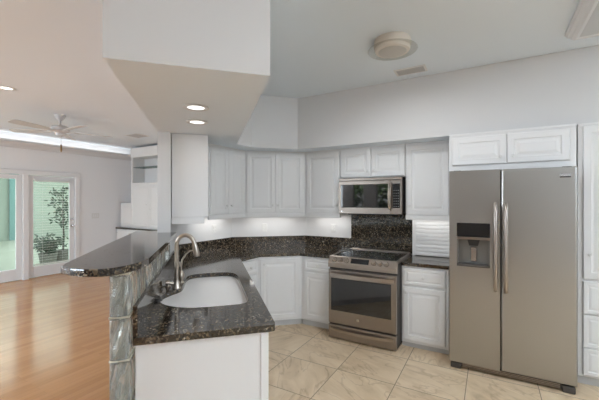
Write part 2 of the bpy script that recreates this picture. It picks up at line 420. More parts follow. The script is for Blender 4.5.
# greenery outside the rear windows (seen mirrored in the microwave door)
hg = MB()
for k in range(2600):
    c = Vector((random.uniform(-6.4, -1.9), random.uniform(-4.9, -4.3), random.uniform(0, 2.7)))
    d = Vector([random.uniform(-1, 1) for _ in range(3)]).normalized(); e = d.orthogonal().normalized() * .06; d *= .13; up = d.cross(e).normalized() * .002
    q = [c - d, c + e, c + d, c - e]; hg.rings([[p - up for p in q], [p + up for p in q]])
tag(hg.build('hedge', M['hedge']), 'green leafy hedge outside, mirrored in the microwave door', 'hedge', None, 'stuff')
struct('ground_garden', MB().box(-8, -9, -.2, 4, -3.36, -.06), M['paving'])

# ------------------------------------------------------------------ cabinets
DOOR = [(0, 0), (0, .016), (.004, .020), (.052, .020), (.058, .013), (.072, .013), (.094, .019), (.10, .019)]
DRAWER = [(0, 0), (0, .016), (.004, .020), (.028, .020), (.033, .015), (.040, .015), (.052, .019), (.055, .019)]
FLAT = [(0, 0), (0, .014), (.006, .020), (.012, .020)]
def knob(x, z, parent, y=-.02):
    mt = Matrix.Translation((x, y, z)) @ Matrix.Rotation(R(90), 4, 'X')
    return MB().lathe([(.009, 0), (.007, .006), (.007, .012), (.014, .018), (.015, .024), (.010, .029)], 16, mt).build('knob', M['plastic'], parent, 40)
def front(t, kind, x0, z0, x1, z1, kx=None, kz=None):
    prof = {'door': DOOR, 'drawer': DRAWER, 'panel': FLAT}[kind]
    if kind == 'door' and (x1 - x0) < .26: prof = [(i * .78, d) for i, d in DOOR]
    o = MB().panel(x0 + .0015, z0, x1 - .0015, z1, 0, prof).build(kind, M['cab'], t)
    if kx is not None: knob(kx, kz, o)
    return o
def cabinet(name, label, loc, rz, foot, z0, z1, toe=None, group=None):
    # foot: footprint in the cabinet's own frame (x along the face, y into the wall)
    t = thing(name, label, 'cabinet', loc, rz, group)
    MB().prism(foot, z0, z1).build('carcass', M['cab'], t)
    if toe: MB().prism(toe, 0, z0).build('toe_kick', M['toe'], t)
    return t
def local(pts, loc, rz):
    c, s = math.cos(-rz), math.sin(-rz)
    return [((x - loc[0]) * c - (y - loc[1]) * s, (x - loc[0]) * s + (y - loc[1]) * c) for x, y in pts]

BT = .861                       # top of the base cabinets
YF, XF = 3.60, -2.44            # faces of the base cabinets
YU, XU = 3.86, -2.74            # faces of the wall cabinets
P1, P2 = (XF, 3.245), (-2.035, YF)
U1, U2 = (XU, 3.365), (-2.125, YU)
# left of the range
loc = (-2.035, YF, 0)
t = cabinet('base_cabinet', 'white base cabinet with one drawer and one door directly left of the range', loc, 0,
            [(0, 0), (.445, 0), (.445, .58), (0, .58)], .075, BT, [(0, .03), (.445, .03), (.445, .55), (0, .55)])
front(t, 'drawer', .045, .69, .44, .835, .24, .762); front(t, 'door', .045, .10, .44, .665, .405, .60)
# right of the range
t = cabinet('base_cabinet', 'white base cabinet with drawer and door between range and refrigerator', (-.81, YF, 0), 0,
            [(0, 0), (.455, 0), (.455, .58), (0, .58)], .055, BT, [(0, .03), (.455, .03), (.455, .55), (0, .55)])
front(t, 'drawer', .015, .665, .43, .84, .22, .755); front(t, 'door', .015, .085, .43, .64, .05, .59)
# corner
rz = math.atan2(P2[1] - P1[1], P2[0] - P1[0]); wd = math.hypot(P2[0] - P1[0], P2[1] - P1[1])
ft = local([P1, P2, (-2.04, 4.17), (-2.30, 4.17), (-3.05, 3.50), (-3.05, 3.25)], P1, rz)
tk = local([(P1[0] - .025, P1[1] + .02), (P2[0] - .015, P2[1] + .03), (-2.05, 4.1), (-2.32, 4.1), (-3.0, 3.49), (-3.0, 3.27)], P1, rz)
t = cabinet('base_cabinet', 'white corner base cabinet set at an angle with one tall door', (*P1, 0), rz, ft, .075, BT, tk)
front(t, 'door', .028, .10, wd - .028, .835, .075, .775)
# left wall, by the peninsula
t = cabinet('base_cabinet', 'narrow white base cabinet with drawer, half hidden behind the sink counter', (XF, 2.872, 0), R(90),
            [(0, 0), (.368, 0), (.368, .60), (0, .60)], .075, BT, [(0, .03), (.368, .03), (.368, .58), (0, .58)])
front(t, 'drawer', .03, .69, .335, .835, .2, .762); front(t, 'door', .03, .10, .335, .665, .07, .60)
# peninsula: end panel faces the camera
base = pq(1.735, -.342); pl = (*base, 0); rz = R(45)
ft = local([pq(1.735, -.342), pq(1.735, .30), (XF - .002, 2.868), (-3.05, 2.868), (-3.05, -.482 + 3.05)], pl, rz)
tk = local([pq(1.75, -.335), pq(1.75, .24), (XF - .07, 2.86), (-3.0, 2.86), (-3.0, -.47 + 3.0)], pl, rz)
t = cabinet('peninsula_cabinet', 'white peninsula cabinet with flat end panel below the sink counter', pl, rz, ft, .09, BT, tk)
o = MB().panel(.004, .0, .642, BT - .002, 0, [(0, -.001), (0, .010), (.003, .012), (.004, .012)]).build('end_panel', M['cab'], t)
MB().box(.60, -.022, 0, .640, -.011, BT - .004, .002).build('corner_post', M['cab'], t)

UB, UT, RB = 1.385, 2.172, 1.330     # wall cabinets: door bottom, top, light-rail bottom
def wallcab(label, loc, rz, w_, foot, rail=True, z0=UB):
    t = cabinet('wall_cabinet', label, loc, rz, foot, z0, UT)
    MB().box(-.0, -.006, UT - .004, w_, .03, UT + .016).build('top_moulding', M['cab'], t)
    if rail: MB().box(.0, -.012, RB, w_, .016, z0 - .001, .004).build('light_rail', M['cab'], t)
    return t
# left wall pair with the angled end panel
W0 = (XU, 2.725)
ft = local([U1, (-3.055, 3.365), (-3.055, 2.60), pq(3.408, -.345), pq(3.408, -.013), W0], (*W0, 0), R(90))
t = wallcab('white two-door wall cabinet on the left wall with an angled end panel', (*W0, 0), R(90), .64, ft)
front(t, 'door', .02, UB, .315, UT - .012, .275, UB + .10); front(t, 'door', .318, UB, .622, UT - .012, .355, UB + .10)
e0, e1 = pq(3.408, -.345), pq(3.408, -.013)
pts = local([e0, e1, pq(3.390, -.013), pq(3.390, -.345)], (*W0, 0), R(90))
MB().prism(pts, UB + .002, SOF - .003).build('end_panel', M['cab'], t)
pts = local([pq(3.412, -.345), pq(3.412, -.045), pq(3.382, -.045), pq(3.382, -.345)], (*W0, 0), R(90))
MB().prism(pts, RB - .012, UB - .001, .003).build('light_rail', M['cab'], t)
# corner pair
rz = math.atan2(U2[1] - U1[1], U2[0] - U1[0]); wd = math.hypot(U2[0] - U1[0], U2[1] - U1[1])
ft = local([U1, U2, (-2.128, 4.18), (-2.30, 4.18), (-3.055, 3.50), (-3.055, 3.369)], (*U1, 0), rz)
t = wallcab('white two-door corner wall cabinet set at an angle', (*U1, 0), rz, wd, ft)
front(t, 'door', .022, UB, wd / 2 - .001, UT - .012, wd / 2 - .035, UB + .10); front(t, 'door', wd / 2 + .001, UB, wd - .022, UT - .012, wd / 2 + .035, UB + .10)
# range wall
t = wallcab('white single-door wall cabinet just left of the microwave', (-2.122, YU, 0), 0, .50, [(0, 0), (.50, 0), (.50, .325), (0, .325)])
front(t, 'door', .03, UB, .492, UT - .012, .455, UB + .10)
t = wallcab('short white two-door wall cabinet above the microwave', (-1.618, YU, 0), 0, .79, [(0, 0), (.79, 0), (.79, .325), (0, .325)], False, 1.82)
front(t, 'door', .01, 1.828, .394, UT - .012, .355, 1.90); front(t, 'door', .396, 1.828, .782, UT - .012, .437, 1.90)
t = wallcab('white single-door wall cabinet between microwave and refrigerator', (-.824, YU, 0), 0, .475, [(0, 0), (.475, 0), (.475, .325), (0, .325)])
front(t, 'door', .01, UB, .447, UT - .012, .05, UB + .10)
# over the refrigerator with its side panels
t = thing('wall_cabinet', 'wide white two-door cabinet above the stainless refrigerator', 'cabinet', (-.345, 3.56, 0))
MB().box(0, 0, 1.826, .975, .62, UT).build('carcass', M['cab'], t)
MB().box(0, -.008, UT - .004, .975, .03, UT + .016).build('top_moulding', M['cab'], t)
MB().box(0, .02, 0, .016, .62, 1.826).build('side_panel', M['cab'], t)
front(t, 'door', .03, 1.885, .478, 2.148, .43, 1.945); front(t, 'door', .482, 1.885, .93, 2.148, .53, 1.945)
# pantry
t = thing('pantry_cabinet', 'tall white pantry cabinet with three drawers right of the refrigerator', 'cabinet', (.645, 3.59, 0))
MB().box(0, 0, .075, .80, .59, UT + .012).build('carcass', M['cab'], t)
MB().box(0, .03, 0, .80, .57, .075).build('toe_kick', M['toe'], t)
MB().box(0, -.008, UT + .0, .80, .02, UT + .016).build('top_moulding', M['cab'], t)
front(t, 'door', .03, .895, .40, UT - .012, .07, 1.1); front(t, 'door', .403, .895, .775, UT - .012, .73, 1.1)
for a, b_ in ((.605, .872), (.328, .595), (.095, .318)): front(t, 'drawer', .03, a, .775, b_, .40, (a + b_) / 2)

# ------------------------------------------------------------------ counters
CT0, CT = .8615, .897
outer = rounded([pq(1.703, -.348), pq(1.703, .335), (-2.408, 2.882), (-2.408, 3.245), (-2.045, 3.57), (-1.588, 3.57), (-1.588, 4.186), (-2.283, 4.186), (-3.066, 3.488), (-3.066, 2.570)], {0: .012, 1: .025})
sink_pq = [(2.335, -.318), (2.235, -.292), (2.155, -.222), (2.10, -.115), (2.09, -.026), (2.092, .117), (2.10, .218), (2.17, .246), (2.337, .245), (2.70, .240), (2.96, .236), (3.06, .178), (3.08, .035), (3.055, -.135), (2.98, -.188), (2.72, -.190), (2.615, -.203), (2.545, -.262), (2.445, -.316)]
def smooth_loop(pts, it=2):
    for _ in range(it):
        o = []
        for a, b_ in zip(pts, pts[1:] + pts[:1]):
            o += [(a[0] * .75 + b_[0] * .25, a[1] * .75 + b_[1] * .25), (a[0] * .25 + b_[0] * .75, a[1] * .25 + b_[1] * .75)]
        pts = o
    return pts
sink_loop = smooth_loop(sink_pq, 2)
def slab_with_hole(outer, hole, z0, z1):
    mb = MB(); b = mb.b; ed = []
    for lp in (outer, hole):
        vs = [b.verts.new((x, y, z0)) for x, y in lp]
        ed += [b.edges.new((vs[i], vs[(i + 1) % len(vs)])) for i in range(len(vs))]
    bmesh.ops.triangle_fill(b, use_beauty=True, use_dissolve=False, edges=ed)
    r = bmesh.ops.extrude_face_region(b, geom=b.faces[:])
    bmesh.ops.translate(b, vec=(0, 0, z1 - z0), verts=[v for v in r['geom'] if isinstance(v, bmesh.types.BMVert)])
    return mb
t = thing('countertop', 'long dark speckled granite countertop running from the sink peninsula to the range', 'countertop', (-2.2, 3.0, CT0))
o = slab_with_hole(outer, [pq(p, q) for p, q in sink_loop], CT0, CT).build('slab', M['granite'], t); o.location = (2.2, -3.0, -CT0)
spl = MB().prism([(WX + .002, 2.575), (WX + .022, 2.595), (WX + .022, 3.478), (-2.292, 4.168), (-1.60, 4.168), (-1.60, 4.187), (-2.282, 4.187), (WX + .002, 3.489)], CT, 1.046, .003)
tag(spl.build('backsplash', M['granite']), 'low granite backsplash strip around the corner walls behind the counter', 'backsplash')
tag(MB().prism([pq(1.712, -.327), pq(3.52, -.327), pq(3.52, -.347), pq(1.712, -.347)], CT, 1.046, .003).build('backsplash', M['granite']), 'granite side splash along the foot of the glass block wall', 'backsplash')
tag(MB().prism(rounded([(-.812, 3.57), (-.350, 3.57), (-.350, 4.186), (-.812, 4.186)], {}), CT0, CT, .003).build('countertop', M['granite']),
    'short granite countertop between the range and the refrigerator', 'countertop')
tag(MB().box(-1.597, 4.172, CT + .002, -.80, 4.188, 1.40).build('backsplash', M['granite']), 'tall speckled granite panel on the wall behind the range', 'backsplash')

# glass block half wall with the raised bar on top
gb = thing('glass_block_wall', 'glass block half wall carrying the raised bar beside the sink', 'wall', (*pq(1.70, -.40), 0), R(135))
# local x runs along p (away from camera), local y across (towards -q)
BL, BH = .196, .196; zz = 0.0
G0, G1 = -.047, .047
mort = MB(); nrow = 6; ncol = 8; x0 = .0
mort.box(.012, G0 + .008, 0.0, x0 + ncol * .205, G1 - .008, .004)
for r_ in range(nrow):
    z = r_ * .200 + .004
    for c_ in range(ncol):
        xa = x0 + c_ * .205
        lp = []
        for (iy, ins) in ((G0, .022), (G0 + .006, .006), (G0 + .012, .0), (G1 - .012, .0), (G1 - .006, .006), (G1, .022)):
            lp.append([(xa + ins, iy, z + ins), (xa + BL - ins, iy, z + ins), (xa + BL - ins, iy, z + .194 - ins), (xa + ins, iy, z + .194 - ins)])
        mb = MB().rings(lp)
        if c_ == 0:       # bull-nosed end block: the end face bulges towards the room
            mb.rings([[(xa + .002 - .022 * math.cos(R(a_)) , (G1 - .004) * math.sin(R(a_)), z + zz_) for a_ in range(-90, 91, 18)] for zz_ in (.006, .188)])
        mb.build('glass_block', M['block'], gb, 30)
    mort.box(-.010, G0 + .004, z + .1945, x0 + ncol * .205 - .01, G1 - .004, z + .2035)
    for c_ in range(1, ncol): mort.box(x0 + c_ * .205 - .009, G0 + .010, z, x0 + c_ * .205, G1 - .010, z + .194)
mort.build('mortar_joints', M['mortar'], gb)
bar = [pq(1.735, -.650), pq(1.672, -.590), pq(1.632, -.525), pq(1.615, -.465), pq(1.625, -.415), pq(1.660, -.378), pq(1.705, -.350), pq(1.765, -.318), pq(1.86, -.302), pq(2.1, -.300), pq(3.340, -.300),
       pq(3.340, -.474), pq(3.56, -.474), pq(3.56, -.70), pq(2.4, -.674), pq(2.0, -.664), pq(1.82, -.660)]
tag(MB().prism(bar, 1.209, 1.244, .006).build('bar_counter', M['granite']), 'raised dark granite bar top with rounded end on the glass block wall', 'bar counter')

# ------------------------------------------------------------------ sink, taps
t = thing('sink', 'white enamel double bowl sink set into the granite peninsula', 'sink', (*pq(2.55, -.02), .70))
inv = t.location
def sk(lp, z): return [(pq(p, q)[0] - inv.x, pq(p, q)[1] - inv.y, z - inv.z) for p, q in lp]
cx = (2.56, 0.0)
def sc(f, dq=0): return [(cx[0] + (p - cx[0]) * f, cx[1] + (q - cx[1]) * f + dq) for p, q in sink_loop]
body = MB(); body.rings([sk(sc(1.03), .8605), sk(sc(1.004), .8605), sk(sc(.985), .835), sk(sc(.95), .735), sk(sc(.90), .712), sk(sc(.5), .706), sk(sc(.05), .704)], False, True)
body.rings([sk(sc(1.03), .8605), sk(sc(1.03), .850), sk(sc(1.0), .83), sk(sc(.97), .73), sk(sc(.92), .70), sk(sc(.05), .695)], False, True)
body.build('bowl', M['porcelain'], t, 60)
dv = MB(); dv.rings([[(pq(p, q)[0] - inv.x, pq(p, q)[1] - inv.y, z - inv.z) for (p, z) in ((2.585, .705), (2.605, .825), (2.615, .838), (2.645, .838), (2.655, .825), (2.675, .705))] for q in (-.195, .232)])
dv.build('divider', M['porcelain'], t, 50)
for p, q in ((2.40, 0), (2.85, .02)):
    X, Y = pq(p, q); MB().lathe([(.045, .707 - inv.z), (.045, .713 - inv.z), (.03, .7125 - inv.z), (.028, .709 - inv.z)], 24, Matrix.Translation((X - inv.x, Y - inv.y, 0))).build('drain', M['chrome'], t, 40)

def along(pts, p0, q0):   # (dp, dq, z) -> local of a thing at pq(p0,q0), on the counter
    o_ = []
    for dp, dq, z in pts:
        X, Y = pq(dp, dq); o_.append((X, Y, z))
    return o_
t = thing('kitchen_faucet', 'tall brushed nickel gooseneck faucet with pull-down spout at the sink', 'faucet', (*pq(2.60, -.232), CT))
MB().lathe([(.029, 0), (.029, .006), (.025, .012), (.023, .05), (.020, .06)], 24).build('base', M['nickel'], t, 40)
arc = [(0, 0, .055), (0, 0, .16), (0, .0, .275)]
for a in range(0, 181, 15): arc.append((-.01 * (1 - math.cos(R(a))) , .062 - .062 * math.cos(R(a)), .318 + .072 * math.sin(R(a))))
arc[-1] = (-.02, .126, .322)
MB().tube(along(arc, 0, 0), .0155, 14).build('gooseneck', M['nickel'], t, 60)
MB().tube(along([(-.02, .1255, .326), (-.021, .133, .29), (-.022, .142, .245), (-.022, .145, .232)], 0, 0), [.0165, .021, .0245, .020], 14).build('spray_head', M['nickel'], t, 60)
MB().tube(along([(0, -.018, .035), (-.01, -.04, .042), (-.02, -.075, .050)], 0, 0), [.012, .010, .007], 10).build('lever', M['nickel'], t, 60)
t = thing('filter_tap', 'small slim nickel tap with curved spout beside the tall faucet', 'faucet', (*pq(2.76, -.215), CT))
MB().lathe([(.026, 0), (.026, .006), (.018, .012), (.018, .03), (.027, .045), (.029, .06), (.022, .08), (.012, .095)], 20).build('base', M['nickel'], t, 40)
MB().tube(along([(0, 0, .07), (0, .002, .13), (0, .010, .18), (0, .035, .225), (0, .070, .25), (0, .095, .252)], 0, 0), [.008, .0075, .007, .0065, .006, .006], 10).build('spout', M['nickel'], t, 60)
MB().tube(along([(0, -.005, .13), (0, -.012, .165)], 0, 0), [.009, .010], 8).build('stop_collar', M['nickel'], t, 60)
t = thing('soap_dispenser', 'low nickel fitting on the counter between the tall faucet and the glass blocks', 'dispenser', (*pq(2.665, -.300), CT))
MB().lathe([(.022, 0), (.022, .005), (.012, .01), (.012, .035), (.015, .04), (.010, .046)], 20).build('body', M['nickel'], t, 40)
tag(MB().lathe([(.026, CT), (.026, CT + .006), (.018, CT + .016), (.006, CT + .018)], 20, Matrix.Translation((*pq(2.30, -.318), 0))).build('hole_cover', M['black'], None, 40), 'small black round cap on the granite by the glass block wall', 'cap')

# ------------------------------------------------------------------ range
RX0, RX1 = -1.580, -.818; RW = RX1 - RX0
t = thing('range', 'slate steel slide-in electric range with glass cooktop and oven', 'stove', (RX0, 3.42, 0))
MB().box(.002, .03, .02, RW - .002, .70, .885).build('body', M['slate_dark'], t)
for sx in (.05, RW - .08): MB().box(sx, .08, 0, sx + .03, .11, .02).build('foot', M['black'], t)
MB().rings([[(0, y, z) for y, z in ((.035, .790), (-.012, .800), (-.014, .850), (.028, .918), (.045, .922), (.045, .79))], [(RW, y, z) for y, z in ((.035, .790), (-.012, .800), (-.014, .850), (.028, .918), (.045, .922), (.045, .79))]]).build('control_panel', M['slate_hi'], t)
nrm = Vector((0, -.068, .042)).normalized()
def on_panel(x, f):   # point on the sloped fascia
    return Vector((x, -.014 + f * .042, .850 + f * .068))
rotk = Vector((0, 0, 1)).rotation_difference(Vector((0, -.85, .525))).to_matrix().to_4x4()
for kx in (-1.506, -1.437, -1.366, -1.057, -.993, -.927):
    k = MB().lathe([(.023, 0), (.023, .006), (.020, .009), (.0185, .030), (.016, .033)], 20, Matrix.Translation(on_panel(kx - RX0, .48)) @ rotk)
    k = k.build('control_knob', M['slate_hi'], t, 40)
    MB().lathe([(.029, .0005), (.029, .003), (.0245, .0045)], 20, Matrix.Translation(on_panel(kx - RX0, .48)) @ rotk).build('knob_skirt', M['knob'], k, 40)
a, b_ = on_panel(-1.315 - RX0, .16), on_panel(-1.115 - RX0, .86)
dsp = MB(); off = Vector((0, -.85, .525)) * .002
dsp.rings([[Vector((a.x, a.y, a.z)), Vector((b_.x, a.y, a.z)), Vector((b_.x, b_.y, b_.z)), Vector((a.x, b_.y, b_.z))],
           [Vector((a.x, a.y, a.z)) + off, Vector((b_.x, a.y, a.z)) + off, Vector((b_.x, b_.y, b_.z)) + off, Vector((a.x, b_.y, b_.z)) + off]])
dsp = dsp.build('display', M['dark_glass'], t)
ct = MB().box(.018, .045, .885, RW - .018, .690, .915).build('cooktop', M['dark_glass'], t)
for (cx_, cy_, rr_) in ((.20, .20, .105), (.56, .20, .085), (.20, .50, .075), (.56, .50, .10), (.38, .52, .05)):
    mk = MB(); seg = 40
    for r0, r1 in ((rr_ - .003, rr_),):
        mk.rings([[(cx_ + r * math.cos(2 * math.pi * k / seg), cy_ + r * math.sin(2 * math.pi * k / seg), z) for k in range(seg)] for r, z in ((r0, .9145), (r0, .9156), (r1, .9156), (r1, .9145))], False, False)
    mk.build('burner_ring', M['grate'], ct)
MB().box(0, .040, .886, .020, .700, .921, .003).build('side_trim', M['slate_hi'], t)
MB().box(RW - .020, .040, .886, RW, .700, .921, .003).build('side_trim', M['slate_hi'], t)
MB().box(.018, .675, .900, RW - .018, .715, .930, .006).build('rear_vent', M['slate_hi'], t)
# oven door with window and bowed handle
FRM = [(0, 0), (0, .036), (.004, .040), (.010, .040)]
od = MB().panel(.004, .178, RW - .004, .775, .03, FRM).build('oven_door', M['slate'], t)
MB().panel(.036, .322, RW - .056, .682, -.0095, [(0, 0), (0, .001), (.004, .002), (.008, .002)]).build('oven_window', M['mirror_glass'], od)
hb = []
for k in range(13):
    f = k / 12; hb.append((.03 + f * (RW - .06), -.014 - .040 * math.sin(math.pi * f) ** .6, .722))
hm = MB(); hm.rings([[(x, y - .010, z - .020), (x, y + .010, z - .024), (x, y + .010, z + .024), (x, y - .010, z + .018)] for x, y, z in hb]); hm.build('handle', M['slate_hi'], od, 40)
mt = Matrix.Translation((.348, -.0098, .252)) @ Matrix.Rotation(R(90), 4, 'X')
MB().lathe([(.015, 0), (.015, .002), (.012, .0025), (.0118, .0018), (.005, .002)], 24, mt).build('badge', M['chrome'], od, 40)
dr = MB().panel(.004, .016, RW - .004, .160, .03, FRM).build('storage_drawer', M['slate'], t)
hb = [(.03 + k / 12 * (RW - .06), -.012 - .026 * math.sin(math.pi * k / 12) ** .6, .118 - .012 * math.sin(math.pi * k / 12)) for k in range(13)]
hm = MB(); hm.rings([[(x, y - .008, z - .014), (x, y + .010, z - .02), (x, y + .010, z + .02), (x, y - .008, z + .014)] for x, y, z in hb]); hm.build('handle', M['slate_hi'], dr, 40)

# ------------------------------------------------------------------ microwave
MX0, MX1 = -1.612, -.848; MW = MX1 - MX0
t = thing('microwave', 'slate steel over-the-range microwave with mirrored dark door', 'microwave', (MX0, 3.79, 1.385))
MB().box(.002, .03, .012, MW - .002, .378, .428).build('body', M['slate_dark'], t)
MB().box(.0, -.001, .398, MW, .03, .428, .003).build('top_vent', M['slate'], t)
md = MB().panel(0, .002, MW - .125, .395, .03, FRM).build('door', M['slate'], t)
MB().panel(.032, .075, .608, .352, -.0095, [(0, 0), (0, .001), (.004, .002), (.006, .002)]).build('window', M['mirror_glass'], md)
hp = [(.632, -.012 - .038 * math.sin(math.pi * k / 10) ** .5, .055 + k / 10 * .318) for k in range(11)]
MB().rings([[(x - .016, y - .006, z), (x + .016, y - .006, z), (x + .016, y + .008, z), (x - .016, y + .008, z)] for x, y, z in hp]).build('handle', M['nickel'], md, 40)
MB().box(.03, -.0105, .028, .06, -.009, .036).build('badge', M['chrome'], md)
cp = MB().panel(MW - .123, .002, MW, .395, .03, FRM).build('control_panel', M['slate'], t)
kp = MB().panel(MW - .104, .075, MW - .022, .352, -.0095, [(0, 0), (0, .001), (.003, .002), (.005, .002)]).build('keypad', M['dark_glass'], t)
for r_ in range(7):
    for c_ in range(3): MB().box(MW - .093 + c_ * .024, -.0121, .090 + r_ * .03, MW - .082 + c_ * .024, -.0114, .096 + r_ * .03).build('key', M['key'], kp)
MB().box(.10, .05, -.012, MW - .10, .36, .012, .004).build('underside_grille', M['black'], t)

# ------------------------------------------------------------------ refrigerator
RFX0, RFX1 = -.326, .606; FWd = RFX1 - RFX0; SPLIT = .082 - RFX0
t = thing('refrigerator', 'stainless side-by-side refrigerator with water dispenser in its left door', 'refrigerator', (RFX0, 3.36, 0))
MB().box(.006, .075, .03, FWd - .006, .80, 1.80).build('body', M['slate_dark'], t)
DR = [(0, 0), (0, .055), (.006, .066), (.016, .070), (.02, .070)]
fz0, fz1 = .066, 1.815
# left door is built around the dispenser recess
dx0, dx1, dz0, dz1 = .064, .330, .952, 1.342
ld = MB(); XL, XR = .002, SPLIT - .003
ld.box(XL, 0, fz0, dx0, .068, fz1).box(dx1, 0, fz0, XR, .068, fz1).box(dx0, 0, fz0, dx1, .068, dz0).box(dx0, 0, dz1, dx1, .068, fz1)
bmesh.ops.remove_doubles(ld.b, verts=ld.b.verts[:], dist=.0001)
left = ld.build('freezer_door', M['stainless'], t)
rd = MB().panel(SPLIT + .003, fz0, FWd - .002, fz1, .070, DR).build('fridge_door', M['stainless'], t)
disp = MB().box(dx0, .060, dz0, dx1, .066, dz1).box(dx0, .0, dz0, dx0 + .012, .06, dz1 - .13).box(dx1 - .012, 0, dz0, dx1, .06, dz1 - .13).build('dispenser_recess', M['recess'], left)
MB().box(dx0, -.004, dz1 - .125, dx1, .05, dz1, .004).build('dispenser_display', M['mirror_glass'], left)
MB().box(dx0, -.003, dz1 - .150, dx1, .05, dz1 - .127, .003).build('dispenser_ledge', M['slate_hi'], left)
MB().rings([[(.15, .012, dz1 - .15), (.25, .012, dz1 - .15), (.25, .05, dz1 - .15), (.15, .05, dz1 - .15)], [(.165, .02, dz1 - .205), (.235, .02, dz1 - .205), (.235, .05, dz1 - .205), (.165, .05, dz1 - .205)]]).build('dispenser_nozzle', M['black'], left)
MB().box(.175, .045, dz0 + .04, .225, .055, dz1 - .22, .004).build('dispenser_paddle', M['chrome'], left)
MB().box(dx0, -.006, dz0 - .004, dx1, .055, dz0 + .02, .004).build('drip_tray', M['slate_dark'], left)
for hx, par in ((SPLIT - .038, left), (SPLIT + .038, rd)):
    hp = [(.0, .75), (.012, .757), (-.048, .80), (-.055, .90), (-.056, 1.13), (-.055, 1.36), (-.048, 1.46), (.012, 1.503), (0, 1.51)]
    hs = MB(); pts = [(hx, .004, .757), (hx, -.030, .775), (hx, -.050, .83), (hx, -.054, 1.0), (hx, -.054, 1.27), (hx, -.050, 1.44), (hx, -.030, 1.495), (hx, .004, 1.513)]
    hs.tube(pts, [.015, .0165, .0165, .0165, .0165, .0165, .0165, .015], 14).build('handle', M['handle_steel'], par, 60)
bdg = MB().box(FWd - .118, -.004, 1.728, FWd - .045, .001, 1.762, .001).build('badge', M['chrome'], rd)
MB().box(FWd - .116, -.0055, 1.729, FWd - .047, -.0035, 1.738).build('badge_strip', M['black'], rd)
g = MB().box(.10, .030, .020, FWd - .10, .06, .060).build('toe_grille', M['slate_dark'], t)
gs = MB()
for k in range(3): gs.box(.11, .022, .022 + k * .013, FWd - .11, .032, .028 + k * .013)
gs.build('grille_bars', M['slate_hi'], g)
for fx in (.012, FWd - .098): MB().box(fx, .012, 0, fx + .086, .075, .054, .008, 2).build('foot_cover', M['slate_dark'], t)
for fx in (.03, FWd - .10): MB().box(fx, .03, 1.80, fx + .07, .14, 1.820, .006).build('hinge_cover', M['slate_dark'], t)

# ------------------------------------------------------------------ appliance garage
t = thing('appliance_garage', 'white slatted roll-up garage under the cabinet beside the refrigerator', 'appliance garage', (-.795, 4.08, CT))
GH = RB - CT - .002
MB().box(0, 0, 0, .035, .105, GH + .05).build('side_frame', M['cab'], t)
MB().box(.41, 0, 0, .44, .105, GH + .05).build('side_frame', M['cab'], t)
td = MB(); z = .004
while z + .044 < GH + .05:
    td.rings([[(x_, y_, z_) for y_, z_ in ((.012, z), (.006, z + .004), (.004, z + .021), (.006, z + .039), (.012, z + .043), (.024, z + .043), (.024, z))] for x_ in (.036, .409)]); z += .044
td.build('tambour_door', M['cab'], t)

# ------------------------------------------------------------------ outlets, switch
def plate(name, label, cat, loc, rz, w_=.072, toggles=0):
    t = thing(name, label, cat, loc, rz)
    pl_ = MB().box(-w_ / 2, -.006, -.058, w_ / 2, 0, .058, .003).build('cover_plate', M['plastic'], t)
    if toggles:
        for k in range(toggles):
            xx = (k - (toggles - 1) / 2) * .046
            MB().box(xx - .016, -.009, -.033, xx + .016, -.005, .033, .002).build('rocker', M['trim'], t)
    else:
        for zz_ in (-.021, .021): MB().box(-.017, -.008, zz_ - .014, .017, -.005, zz_ + .014, .004).build('receptacle', M['plastic'], t)
    return t
plate('wall_outlet', 'white outlet plate on the left kitchen wall right of the faucet', 'outlet', (WX, 3.152, 1.18), R(90))
dz_ = Vector((-2.28 - WX, WY - 3.49)).normalized(); rzz = math.atan2(dz_.y, dz_.x)
plate('wall_outlet', 'white outlet plate in the middle of the angled corner wall', 'outlet', (WX + dz_.x * .45, 3.49 + dz_.y * .45, 1.165), rzz)
plate('wall_outlet', 'white outlet plate on the range wall beside the tall granite panel', 'outlet', (-1.86, WY, 1.165), 0)
plate('light_switch', 'triple white switch plate on the den wall right of the glazed door', 'switch', (FX, 4.30, 1.20), R(90), .165, 3)

